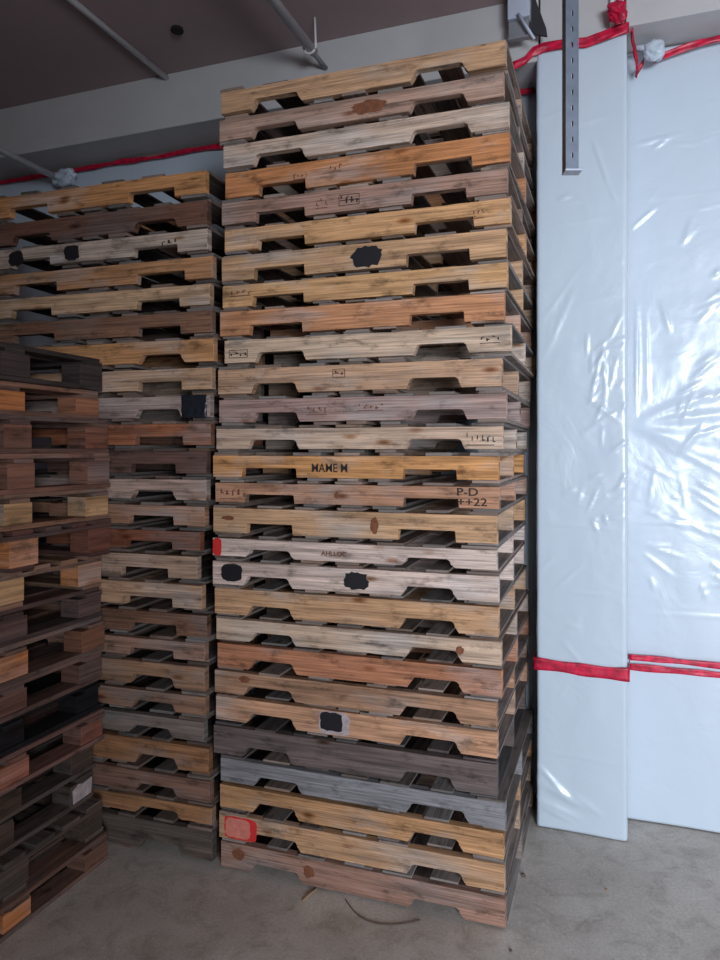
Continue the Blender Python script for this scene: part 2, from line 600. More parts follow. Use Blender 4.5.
# ------------------------------------------------------------------ pipes and hardware overhead
def pipe(u, z, v0, v1, r, name, label, group=None, m=PIPE):
    bm = bmesh.new()
    add_tube(bm, [room(u, v0, z), room(u, v1, z)], r, 16)
    o = finish(bm, name, m, smooth=True)
    tag(o, label, 'pipe', group)
    return o


def px_room(x, y, z):
    """camera-frame metres -> room u,v"""
    p = Vector((x, y, 0))
    return p.dot(DV), p.dot(NV)


# left pipe just under the ceiling
pipe(-2.51, ZC - 0.022, 0.5, 3.58, 0.017, 'ceiling_pipe', 'thin white ceiling pipe ending on the beam above the shorter stack')
# low-left pipe into the wall with a wrapped collar
t = empty('white_pipe', room(-3.46, 3.78, 3.60), -R20, 'white pipe entering the wall sheet at far left with wrapped end', 'pipe')
bm = bmesh.new()
add_tube(bm, [(0, -3.2, 0), (0, 0.0, 0)], 0.020, 16)
finish(bm, 'pipe_run', PIPE, t, smooth=True)
bm = bmesh.new()
bmesh.ops.create_icosphere(bm, subdivisions=4, radius=0.065)
for v in bm.verts:
    d = 1 + 0.45 * noise.noise(v.co * 26) + 0.2 * noise.noise(v.co * 70)
    v.co = Vector((v.co.x * d * 1.5 + 0.05, v.co.y * d * 0.7 - 0.03, v.co.z * d * 0.8))
finish(bm, 'crumpled_wrap', SHEET, t, smooth=True)
# centre pipe: thick run, thin conduit, hook hanger
t = empty('hung_pipe', room(-1.50, 3.2, 3.885), -R20, 'thick white pipe on a hook hanger above the tall stack', 'pipe')
bm = bmesh.new()
add_tube(bm, [(0, -2.6, 0), (0, 0.22, 0)], 0.024, 16)
finish(bm, 'pipe_run', PIPE, t, smooth=True)
bm = bmesh.new()
add_tube(bm, [(0, 0.20, -0.004), (0, 0.38, -0.004)], 0.013, 12)
finish(bm, 'thin_conduit', GREYM, t, smooth=True)
bm = bmesh.new()
pts = [(0.028, 0.17, 0.145)]
for k in range(11):
    a = PI * k / 10
    pts.append((0.034 * math.cos(a), 0.17, -0.034 * math.sin(a)))
pts.append((-0.034, 0.17, 0.01))
add_tube(bm, [(p[0], p[1], p[2]) for p in pts], 0.006, 8)
finish(bm, 'hook_hanger', PIPE, t, smooth=True)

# twin conduit down the beam above the column
bm = bmesh.new()
uu = -0.045
add_tube(bm, [room(uu, 3.575, 3.80), room(uu, 3.575, ZC)], 0.010, 12)
add_tube(bm, [room(uu + 0.028, 3.578, 3.80), room(uu + 0.028, 3.578, ZC)], 0.007, 12)
o = finish(bm, 'twin_conduit', PIPE, smooth=True)
tag(o, 'pair of thin grey conduits dropping down the beam face to the column tape', 'conduit')

# small recessed black fitting in the ceiling
bm = bmesh.new()
bmesh.ops.create_cone(bm, cap_ends=True, segments=20, radius1=0.035, radius2=0.030, depth=0.02)
bmesh.ops.bevel(bm, geom=[e for e in bm.edges if e.calc_face_angle(0) > 1], offset=0.003, segments=2, affect='EDGES')
o = finish(bm, 'ceiling_socket', SLATE, loc=(-0.955, 3.76, ZC - 0.010), smooth=False)
tag(o, 'small round black fitting on the dark ceiling', 'ceiling fitting')

# drop box and bracket left of the column
t = empty('drop_bracket', room(-0.462, 3.50, 3.78), -R20, 'pale steel drop post with grey bracket plate between beam and column', 'bracket')
bm = bmesh.new()
add_box(bm, (-0.052, -0.03, 0.10), (0.052, 0.03, ZC - 3.78), 0.003)
finish(bm, 'drop_post', LIGHTM, t)
bm = bmesh.new()
add_box(bm, (-0.05, -0.012, 0.0), (0.045, 0.0, 0.095), 0.002)
add_box(bm, (-0.05, -0.035, 0.0), (0.045, -0.012, 0.008), 0.001)
finish(bm, 'bracket_plate', GREYM, t)
bm = bmesh.new()
add_tube(bm, [(0.0, -0.045, 0.108), (0.075, -0.045, -0.026)], 0.007, 8)
finish(bm, 'diagonal_rod', LIGHTM, t, smooth=True)
bm = bmesh.new()
vs = [(0.056, 0.0, 0.245), (0.056, 0.0, 0.03), (0.13, 0.0, 0.0), (0.125, 0.0, 0.04)]
f = bm.faces.new([bm.verts.new(v) for v in vs])
r = bmesh.ops.extrude_face_region(bm, geom=[f])
bmesh.ops.translate(bm, verts=[v for v in r['geom'] if isinstance(v, bmesh.types.BMVert)], vec=(0, 0.012, 0))
finish(bm, 'dark_triangle', DARKM, t)  # dark triangular plate to the right of the post

# slotted strut hanging from the ceiling in front of the column
t = empty('slotted_strut', (0.672, 2.30, 0), 0, 'grey slotted steel strut hanging from the ceiling before the column', 'strut')
zb = CAM_H + (450 - 171) * 2.30 / 720
bm = bmesh.new()
w, dp, th = 0.0205, 0.0205, 0.0025
# web with real slots: rails plus bridges
top = ZC
add_box(bm, (-w, -dp, zb), (-0.003, -dp + th, top))
add_box(bm, (0.003, -dp, zb), (w, -dp + th, top))
z = zb
while z < top:
    add_box(bm, (-0.003, -dp, z), (0.003, -dp + th, min(z + 0.034, top)))
    z += 0.050
add_box(bm, (-w, -dp + th, zb), (-w + th, dp, top))
add_box(bm, (w - th, -dp + th, zb), (w, dp, top))
add_box(bm, (-w + th, dp - th, zb), (-0.011, dp, top))
add_box(bm, (0.011, dp - th, zb), (w - th, dp, top))
finish(bm, 'channel', GALV, t)
bm = bmesh.new()
add_box(bm, (-w - 0.001, -dp - 0.001, zb - 0.006), (w + 0.012, dp + 0.002, zb), 0.001)
finish(bm, 'end_plate', LIGHTM, t)


# ------------------------------------------------------------------ notched (stringer) pallets
PL, PW = 1.230, 1.016


def vary(c, r, a=0.10, grey=0.0):
    k = 1 + r.uniform(-a, a)
    m = sum(c[:3]) / 3
    g = grey * r.random()
    return (*[max(0.0, min(1.0, (x * (1 - g) + m * g) * k)) for x in c[:3]], 1)


def timber(c, f=1.0):
    m = sum(c[:3]) / 3
    r, g, b = [x * 0.86 + m * 0.14 for x in c[:3]]
    return (r * 1.0 * f, g * 0.905 * f, b * 0.90 * f, 1)


def stringer_mesh(bm, L, th, st, z0, y0, r, style, chips=1.0):
    n0, n1 = 0.150 + r.uniform(-0.012, 0.012), 0.385 + r.uniform(-0.012, 0.012)
    m0, m1 = L - 0.385 + r.uniform(-0.012, 0.012), L - 0.150 + r.uniform(-0.012, 0.012)
    nd_ = min(0.42 * st, 0.042) * r.uniform(0.92, 1.08)
    pts = []
    h = L / 2

    def run(x0, x1, z, j):
        n = max(1, int(abs(x1 - x0) / 0.05))
        for k in range(1, n):
            x = x0 + (x1 - x0) * k / n
            pts.append((x - h, z + abs(r.gauss(0, 0.0008 * chips)) * j))

    def notch(a, b):
        if style == 'square':
            rad, sl = 0.004, 0.003
        elif style == 'slope':
            rad, sl = 0.019, 0.017
        else:
            rad, sl = 0.020, 0.010
        pts.append((a - h, z0))
        for k in range(5):
            t = k / 4 * PI / 2
            pts.append((a + sl + rad * (1 - math.cos(t)) - h, z0 + nd_ - rad * (1 - math.sin(t))))
        for k in range(5):
            t = k / 4 * PI / 2
            pts.append((b - sl - rad * (1 - math.sin(t)) - h, z0 + nd_ - rad * (1 - math.cos(t))))
        pts.append((b - h, z0))
    pts.append((-h, z0))
    run(0, n0, z0, 1)
    notch(n0, n1)
    run(n1, m0, z0, 1)
    notch(m0, m1)
    run(m1, L, z0, 1)
    pts.append((h, z0))
    pts.append((h, z0 + st))
    run(L, 0, z0 + st, -1)
    pts.append((-h, z0 + st))
    va = [bm.verts.new((x, y0, z)) for x, z in pts]
    vb = [bm.verts.new((x, y0 + th, z)) for x, z in pts]
    n = len(pts)
    fa = bm.faces.new(va)
    bm.faces.new(list(reversed(vb)))
    for i in range(n):
        bm.faces.new([va[i], vb[i], vb[(i + 1) % n], va[(i + 1) % n]])
    bmesh.ops.recalc_face_normals(bm, faces=bm.faces)
    bm.normal_update()
    bev = [e for e in bm.edges if abs(e.verts[0].co.y - e.verts[1].co.y) < 1e-6]
    bmesh.ops.bevel(bm, geom=bev, offset=0.0014, segments=1, affect='EDGES')


def notched_pallet(loc, yaw, H, st, color, style, seed, label, cat, group, dxf=0.0, deck=None):
    r = random.Random(seed)
    t = empty('notched_pallet', loc, yaw, label, cat, group)
    st = min(max(st, H - 0.027), H - 0.019)
    gap = H - st
    tt = gap * 0.5
    bt = gap * 0.5
    H -= 0.0004
    strs = []
    color = timber(color)
    for k, y in enumerate((-PW / 2, -0.019, PW / 2 - 0.038)):
        bm = bmesh.new()
        stringer_mesh(bm, PL, 0.038, st, bt, y, r, style)
        c = color if k == 0 else vary(color, r, 0.12, 0.5)
        strs.append(finish(bm, 'stringer', WOOD, t, color=c, g=0, off=(r.uniform(0, 40), r.uniform(0, 40))))
    dc = timber(deck or color, 0.62)  # deck colour darkened to put shade into the gaps between pallets

    def board(x0, x1, z0, z1, name):
        bm = bmesh.new()
        e = -r.choice((0.0, 0.008, 0.018, 0.028, 0.040))  # board ends set back to deepen the shade in the gaps
        add_box(bm, (x0, -PW / 2 - e, z0), (x1, PW / 2 - r.uniform(0, 0.006), z1), 0.0012)
        sk = r.uniform(-0.004, 0.004)
        for v in bm.verts:
            v.co.x += sk * v.co.y * 2
        finish(bm, name, WOOD, t, color=vary(dc, r, 0.28, 0.7), g=1, off=(r.uniform(0, 40), r.uniform(0, 40)))
    h = PL / 2
    # top deck: two wide leads, five between
    zt = bt + st
    board(-h, -h + r.uniform(0.10, 0.14), zt, H, 'top_board')
    board(h - r.uniform(0.10, 0.14), h, zt, H, 'top_board')
    n = r.choice((5, 5, 5, 4))
    inner0, inner1 = -h + 0.155, h - 0.155
    w = (inner1 - inner0) / n
    for k in range(n):
        bw = r.uniform(0.085, 0.125)
        c = inner0 + w * (k + 0.5) + r.uniform(-0.012, 0.012)
        board(c - bw / 2, c + bw / 2, zt, H, 'top_board')
    # bottom deck: leads and three in the middle
    board(-h, -h + r.uniform(0.09, 0.13), 0, bt, 'bottom_board')
    board(h - r.uniform(0.09, 0.13), h, 0, bt, 'bottom_board')
    for k in range(3):
        bw = r.uniform(0.08, 0.11)
        c = (k - 1) * 0.145 + r.uniform(-0.01, 0.01)
        board(c - bw / 2, c + bw / 2, 0, bt, 'bottom_board')
    return t, strs, bt, st


def blotch(parent, x, z, w, h, m, seed, name='paint_mark', power=3.2, y=-PW / 2, jit=0.09, lift=0.0):
    r = random.Random(seed)
    bm = bmesh.new()
    n = 26
    pts = []
    for k in range(n):
        a = 2 * PI * k / n
        ca, sa = math.cos(a), math.sin(a)
        rr = (abs(ca) ** power + abs(sa) ** power) ** (-1 / power) * (1 + r.uniform(-jit, jit))
        pts.append((x + ca * rr * w / 2, z + sa * rr * h / 2))
    va = [bm.verts.new((p[0], y - 0.0012 - lift, p[1])) for p in pts]
    vb = [bm.verts.new((p[0], y + 0.0004, p[1])) for p in pts]
    bm.faces.new(va)
    bm.faces.new(list(reversed(vb)))
    for i in range(n):
        bm.faces.new([va[i], vb[i], vb[(i + 1) % n], va[(i + 1) % n]])
    return finish(bm, name, m, parent)


def stamp(parent, txt, x, z, size, m=INK, y=-PW / 2, stretch=1.0):
    cu = bpy.data.curves.new('stamp', 'FONT')
    cu.body = txt
    cu.size = size
    cu.extrude = 0.0004
    cu.offset = 0.0006
    cu.align_x = 'CENTER'
    cu.align_y = 'CENTER'
    tmp = bpy.data.objects.new('stamp', cu)
    COL.objects.link(tmp)
    bpy.context.view_layer.update()
    dg = bpy.context.evaluated_depsgraph_get()
    me = bpy.data.meshes.new_from_object(tmp.evaluated_get(dg))
    bpy.data.objects.remove(tmp)
    for v in me.vertices:
        a, b, c = v.co
        v.co = (x + a * stretch, y - 0.0008 - c, z + b)
    me.materials.clear()
    return link('stamp', me, m, parent)


def marks(parent, x, z, w, h, n, seed, m=SOFTINK, y=-PW / 2, box=False):
    """small illegible branded strokes"""
    r = random.Random(seed)
    bm = bmesh.new()

    def st_(x0, x1, z0, z1):
        add_box(bm, (x0, y - 0.0011, z0), (x1, y + 0.0003, z1))
    if box:
        t = 0.0025
        st_(x - w / 2, x + w / 2, z + h / 2 - t, z + h / 2)
        st_(x - w / 2, x + w / 2, z - h / 2, z - h / 2 + t)
        st_(x - w / 2, x - w / 2 + t, z - h / 2 + t, z + h / 2 - t)
        st_(x + w / 2 - t, x + w / 2, z - h / 2 + t, z + h / 2 - t)
    if n:
        st_(x - w * 0.45, x + w * 0.45, z - 0.45 * h * (not box) - 0.002, z - 0.45 * h * (not box) + 0.001)
    for k in range(n):
        cx = x - w / 2 + w * (k + 0.5) / n
        bw = w / n * r.uniform(0.15, 0.35)
        a, b = sorted((r.uniform(-0.32, 0.32), r.uniform(-0.32, 0.32)))
        b = max(b, a + 0.3)
        st_(cx - bw / 2, cx + bw / 2, z + a * h, z + min(b, 0.4) * h)
        if r.random() < 0.6:
            zz = z + r.uniform(-0.3, 0.3) * h
            st_(cx + bw / 2, cx + w / n * 0.45, zz, zz + 0.004)
    return finish(bm, 'stamp', m, parent)


ORD = ['topmost', 'second', 'third', 'fourth', 'fifth', 'sixth', 'seventh', 'eighth', 'ninth', 'tenth', 'eleventh',
       'twelfth', 'thirteenth', 'fourteenth', 'fifteenth', 'sixteenth', 'seventeenth', 'eighteenth', 'nineteenth',
       'twentieth', 'twenty-first', 'twenty-second', 'twenty-third', 'twenty-fourth', 'twenty-fifth', 'twenty-sixth',
       'twenty-seventh', 'bottom']

TAN = srgb(206, 166, 122)
GOLD = srgb(205, 152, 92)
ORANGE = srgb(200, 132, 76)
PALE = srgb(212, 190, 166)
WHITE = srgb(220, 204, 190)
PINKY = srgb(198, 156, 128)
MAUVE = srgb(166, 140, 130)
GREY = srgb(152, 138, 132)
DARK = srgb(112, 98, 98)
BLUEG = srgb(142, 142, 154)
RUST = srgb(192, 118, 74)
BROWN = srgb(166, 122, 88)
DBROWN = srgb(120, 84, 66)

# z, height, stringer height, shift along the front, colour, notch style, look
MAIN = [
    (3.2770, 0.1215, 0.0911, 0.008, TAN, 'slope', 'light tan pallet'),
    (3.1586, 0.1185, 0.0889, -0.000, srgb(186, 154, 132), 'round', 'greyish pallet with a large brown knot stain'),
    (3.0435, 0.1151, 0.0971, 0.019, PALE, 'round', 'pale beige pallet'),
    (2.9125, 0.1310, 0.1101, 0.023, srgb(208, 140, 78), 'square', 'knotty orange pallet with brown stamps'),
    (2.7910, 0.1215, 0.0911, 0.013, srgb(172, 138, 118), 'square', 'dull greyish brown stamped pallet'),
    (2.6752, 0.1158, 0.0949, 0.027, srgb(214, 166, 108), 'square', 'warm yellow tan pallet'),
    (2.5499, 0.1253, 0.1073, 0.011, srgb(202, 162, 116), 'square', 'tan pallet with a black central smudge'),
    (2.4359, 0.1139, 0.0959, 0.013, srgb(214, 168, 110), 'square', 'clean yellow tan pallet'),
    (2.3125, 0.1234, 0.1054, 0.002, srgb(208, 148, 98), 'square', 'orange tan pallet'),
    (2.1891, 0.1234, 0.0987, 0.027, srgb(214, 190, 160), 'round', 'cream pallet with a dark stamp at right'),
    (2.0543, 0.1348, 0.1008, -0.006, srgb(206, 168, 130), 'round', 'tan pallet with a small boxed stamp'),
    (1.9300, 0.1244, 0.0911, 0.011, srgb(178, 148, 136), 'round', 'mauve grey weathered pallet'),
    (1.8151, 0.1149, 0.0816, -0.004, srgb(212, 186, 158), 'round', 'pale cream pallet with grey marks at right'),
    (1.6955, 0.1196, 0.0873, -0.018, srgb(216, 158, 90), 'square', 'golden orange pallet stamped in black letters'),
    (1.5863, 0.1092, 0.0835, -0.016, srgb(196, 148, 112), 'square', 'pinkish brown pallet with black numbers'),
    (1.4543, 0.1320, 0.1082, -0.024, srgb(208, 168, 122), 'square', 'tan pallet with worn left end'),
    (1.3537, 0.1006, 0.0759, -0.025, srgb(218, 200, 186), 'slope', 'whitish pallet with a red painted left end'),
    (1.2341, 0.1196, 0.0987, -0.018, srgb(220, 200, 184), 'slope', 'whitish pallet with two black paint blotches'),
    (1.1031, 0.1310, 0.1130, -0.019, srgb(202, 160, 114), 'slope', 'plain tan brown pallet'),
    (0.9930, 0.1101, 0.0921, -0.009, srgb(206, 182, 154), 'slope', 'pale greige pallet with a round knot at right'),
    (0.8715, 0.1215, 0.1035, -0.007, srgb(190, 128, 88), 'slope', 'reddish orange pallet'),
    (0.7547, 0.1168, 0.0988, -0.025, srgb(178, 138, 104), 'slope', 'brown tan pallet with chipped left end'),
    (0.6341, 0.1206, 0.1026, -0.025, srgb(204, 156, 116), 'slope', 'pinkish tan pallet with a black square mark'),
    (0.4936, 0.1405, 0.1225, -0.024, srgb(112, 100, 96), 'slope', 'dark grey weathered pallet'),
    (0.3750, 0.1187, 0.1007, 0.008, srgb(140, 144, 148), 'slope', 'blue grey weathered pallet'),
    (0.2554, 0.1196, 0.0987, -0.000, srgb(196, 150, 98), 'slope', 'golden brown pallet'),
    (0.1310, 0.1244, 0.1064, 0.004, srgb(200, 158, 112), 'slope', 'light tan pallet with red painted corner'),
    (0.0000, 0.1310, 0.1130, 0.008, srgb(166, 130, 110), 'slope', 'worn reddish brown pallet standing on the floor'),
]


def place(corner, yaw, shift, back=0.0):
    """centre of a pallet whose front right bottom corner is given"""
    d = Vector((math.cos(yaw), math.sin(yaw), 0))
    n = Vector((-math.sin(yaw), math.cos(yaw), 0))
    c = Vector((corner[0], corner[1], 0)) + d * (shift - PL / 2) + n * (PW / 2 + back)
    return c


YM = -math.radians(18.6)
rj = random.Random(11)
first = {}
for i, (z, H, st, sh, col, style, look) in enumerate(MAIN):
    yaw = YM + math.radians(rj.uniform(-0.4, 0.4) - (0.7 if i < 11 or i > 19 else 0.0))
    c = place((0.545, 2.735), yaw, sh, rj.uniform(-0.004, 0.010))
    lab = '%s, %s%s of the tall stack' % (look, ORD[i], '' if i in (0, 27) else ' from top')
    t, strs, bt, _ = notched_pallet((c.x, c.y, z), yaw, H, st, col, style, 100 + i, lab, 'pallet',
                                    'notched pallets in the tall central stack',
                                    deck=vary(srgb(190, 158, 130), rj, 0.15, 0.5) if i != 23 else srgb(125, 112, 110))
    S0 = strs[0]
    zc = bt + st / 2

    def X(px):            # fraction along the visible front -> local x
        return -PL / 2 + PL * px
    if i == 1:
        blotch(S0, X(0.56), bt + st * 0.5, 0.15, 0.055, STAIN, 1, 'knot_stain', 2.0, jit=0.13)
    if i == 3:
        marks(S0, X(0.29), zc, 0.07, 0.03, 4, 2, STAIN)
        marks(S0, X(0.42), zc + 0.015, 0.06, 0.035, 3, 3, SOFTINK)
    if i == 4:
        marks(S0, X(0.38), zc, 0.06, 0.045, 3, 4, STAIN)
        marks(S0, X(0.48), zc, 0.09, 0.045, 4, 5, INK, box=True)
    if i == 5:
        marks(S0, X(0.90), zc, 0.05, 0.04, 3, 6, SOFTINK)
    if i == 6:
        blotch(S0, X(0.545), bt + st * 0.48, 0.135, 0.085, BLACK, 7, 'paint_mark', 2.6, jit=0.14)
    if i == 7:
        marks(S0, X(0.07), zc + 0.012, 0.11, 0.03, 4, 8, SOFTINK)
    if i == 9:
        marks(S0, X(0.055), zc - 0.01, 0.09, 0.035, 4, 9, INK, box=True)
        marks(S0, X(0.935), zc, 0.085, 0.032, 4, 10, INK)
    if i == 10:
        marks(S0, X(0.46), bt + st * 0.72, 0.055, 0.036, 2, 11, SOFTINK, box=True)
    if i == 11:
        marks(S0, X(0.37), zc, 0.10, 0.04, 4, 12, SOFTINK)
        marks(S0, X(0.56), zc + 0.01, 0.12, 0.03, 5, 13, SOFTINK)
    if i == 12:
        marks(S0, X(0.93), zc, 0.12, 0.055, 6, 14, INK)
    if i == 13:
        stamp(S0, 'MAME M', X(0.44), bt + st * 0.46, 0.050, INK, stretch=0.85)
    if i == 14:
        stamp(S0, 'P-D', X(0.90), bt + st * 0.74, 0.042, INK, stretch=1.3)
        stamp(S0, '++22', X(0.915), bt + st * 0.28, 0.042, INK, stretch=1.3)
        marks(S0, X(0.07), zc, 0.14, 0.06, 5, 16, SOFTINK)
        blotch(S0, X(0.46), zc, 0.016, 0.03, STAIN, 17, 'stain', 2, jit=0.3)
    if i == 15:
        blotch(S0, X(0.06), bt + st * 0.6, 0.06, 0.02, STAIN, 18, 'stain', 2.0, jit=0.13)
        blotch(S0, X(0.60), bt + st * 0.5, 0.035, 0.07, STAIN, 19, 'stain', 2.0, jit=0.13)
    if i == 16:
        blotch(S0, X(0.0) + 0.022, bt + st * 0.5, 0.042, st * 0.98, RED, 20, 'red_end_mark', 5, jit=0.03)
        stamp(S0, 'AHLLOC', X(0.46), bt + st * 0.42, 0.026, SOFTINK, stretch=1.1)
    if i == 17:
        blotch(S0, X(0.075), bt + st * 0.54, 0.100, st * 0.74, BLACK, 21, power=4.5, jit=0.06)
        blotch(S0, X(0.535), bt + st * 0.50, 0.098, st * 0.70, BLACK, 22, jit=0.13)
    if i == 19:
        blotch(S0, X(0.87), bt + st * 0.5, 0.032, 0.034, STAIN, 23, 'knot_stain', 2, jit=0.15)
    if i == 21:
        blotch(S0, X(0.12), bt + st * 0.72, 0.05, 0.03, STAIN, 24, 'stain', 2.0, jit=0.13)
    if i == 22:
        blotch(S0, X(0.455), bt + st * 0.50, 0.135, st * 0.92, LABELM, 25, 'paper_edge', 6, jit=0.04)
        blotch(S0, X(0.445), bt + st * 0.55, 0.096, st * 0.74, BLACK, 26, power=6, jit=0.06, lift=0.001)
    if i == 26:
        blotch(S0, X(0.085), bt + st * 0.50, 0.155, st * 0.90, RED, 27, 'red_corner_mark', 7, jit=0.03)
        blotch(S0, X(0.075), bt + st * 0.50, 0.120, st * 0.78, PINK, 28, 'pink_corner_mark', 6, jit=0.05, lift=0.001)
    if i == 27:
        blotch(S0, X(0.07), bt + st * 0.6, 0.06, 0.05, STAIN, 29, 'stain', 2.0, jit=0.13)
        blotch(S0, X(0.34), bt + st * 0.5, 0.05, 0.05, STAIN, 30, 'stain', 2.0, jit=0.13)

SECOND = [
    (2.9442, 0.1273, 0.0973, -0.018, srgb(204, 146, 84), 'square', 'golden orange pallet'),
    (2.8125, 0.1317, 0.1017, -0.014, DBROWN, 'round', 'dark brown pallet'),
    (2.6940, 0.1185, 0.0885, -0.005, srgb(190, 174, 156), 'square', 'pale grey pallet with black paint blotches'),
    (2.5711, 0.1229, 0.0929, 0.014, srgb(190, 140, 90), 'square', 'golden brown pallet'),
    (2.4526, 0.1185, 0.0885, 0.005, srgb(208, 174, 132), 'square', 'light tan pallet'),
    (2.3297, 0.1229, 0.0929, 0.014, srgb(142, 104, 78), 'square', 'dull brown pallet'),
    (2.2024, 0.1273, 0.0973, 0.023, srgb(206, 152, 92), 'slope', 'golden tan pallet'),
    (2.0796, 0.1229, 0.0929, 0.014, srgb(202, 166, 126), 'square', 'pale tan pallet'),
    (1.9567, 0.1229, 0.0929, 0.005, srgb(176, 160, 150), 'round', 'pale grey pallet with torn dark film'),
    (1.8338, 0.1229, 0.0929, 0.005, srgb(168, 104, 66), 'square', 'rough orange red pallet'),
    (1.7065, 0.1273, 0.0973, -0.014, srgb(112, 84, 74), 'square', 'dark mauve brown pallet'),
    (1.5880, 0.1185, 0.0885, -0.018, srgb(192, 166, 148), 'slope', 'pale pinkish grey pallet'),
    (1.4739, 0.1141, 0.0841, -0.023, srgb(180, 134, 100), 'square', 'pinkish tan pallet'),
    (1.3642, 0.1097, 0.0797, -0.050, srgb(140, 86, 58), 'square', 'reddish brown pallet set back from the edge'),
    (1.2369, 0.1273, 0.0973, -0.064, srgb(180, 152, 126), 'square', 'greyish tan pallet set back from the edge'),
    (1.1052, 0.1317, 0.1017, -0.041, srgb(196, 158, 120), 'square', 'spotted light tan pallet'),
    (0.9823, 0.1229, 0.0929, -0.014, srgb(134, 98, 74), 'square', 'brown pallet'),
    (0.8770, 0.1053, 0.0753, -0.023, srgb(168, 132, 110), 'square', 'thin pinkish tan pallet'),
    (0.7453, 0.1317, 0.1017, -0.023, srgb(162, 126, 94), 'round', 'chipped brown tan pallet'),
    (0.6356, 0.1097, 0.0797, -0.023, srgb(152, 116, 90), 'round', 'brown pallet with pale splinter'),
    (0.5215, 0.1141, 0.0841, -0.028, srgb(128, 118, 108), 'slope', 'greenish grey weathered pallet'),
    (0.3811, 0.1404, 0.1104, -0.005, srgb(158, 112, 70), 'slope', 'tall golden brown pallet'),
    (0.2582, 0.1229, 0.0929, 0.005, srgb(136, 102, 84), 'slope', 'muddy brown pallet'),
    (0.1572, 0.1009, 0.0709, 0.009, srgb(168, 122, 78), 'slope', 'thin golden pallet'),
    (0.0000, 0.1572, 0.1272, 0.014, srgb(100, 90, 80), 'slope', 'dark grey green pallet standing on the floor'),
]
YS = -math.radians(17.8)
for i, (z, H, st, sh, col, style, look) in enumerate(SECOND):
    yaw = YS + math.radians(rj.uniform(-0.4, 0.4))
    c = place((-0.665, 3.165), yaw, sh, rj.uniform(-0.004, 0.012))
    od = 'topmost' if i == 0 else ('bottom' if i == 24 else ORD[i] + ' from top')
    lab = '%s, %s of the shorter stack' % (look, od)
    t, strs, bt, _ = notched_pallet((c.x, c.y, z), yaw, H, st, col, style, 300 + i, lab, 'pallet',
                                    'notched pallets in the shorter stack behind left',
                                    deck=vary(srgb(168, 134, 106), rj, 0.18, 0.5))
    if i == 2:
        blotch(strs[0], -0.105, bt + st * 0.5, 0.085, st * 0.78, BLACK, 41, jit=0.12)
        blotch(strs[0], -0.43, bt + st * 0.5, 0.09, st * 0.8, BLACK, 42, jit=0.12)
        marks(strs[0], 0.42, bt + st * 0.5, 0.10, 0.05, 3, 43, INK)
    if i == 8:
        # torn film stuck over the stringer end
        bm = bmesh.new()
        n = 12
        g = [[bm.verts.new((0.48 + 0.125 * a / n, -PW / 2 - 0.012 - 0.008 * noise.noise((a * 0.6, b * 0.35, 2.0)),
                            bt - 0.004 + (st + 0.010) * b / n)) for a in range(n + 1)] for b in range(n + 1)]
        for b in range(n):
            for a in range(n):
                bm.faces.new([g[b][a], g[b][a + 1], g[b + 1][a + 1], g[b + 1][a]])
        o = finish(bm, 'plastic_scrap', BLACKFILM, smooth=True)
        md = o.modifiers.new('film', 'SOLIDIFY')
        md.thickness = 0.0008
        o.location = (c.x, c.y, z)
        o.rotation_euler = (0, 0, yaw)
        tag(o, 'scrap of dark plastic film clinging to a pale pallet end between the stacks', 'plastic scrap')


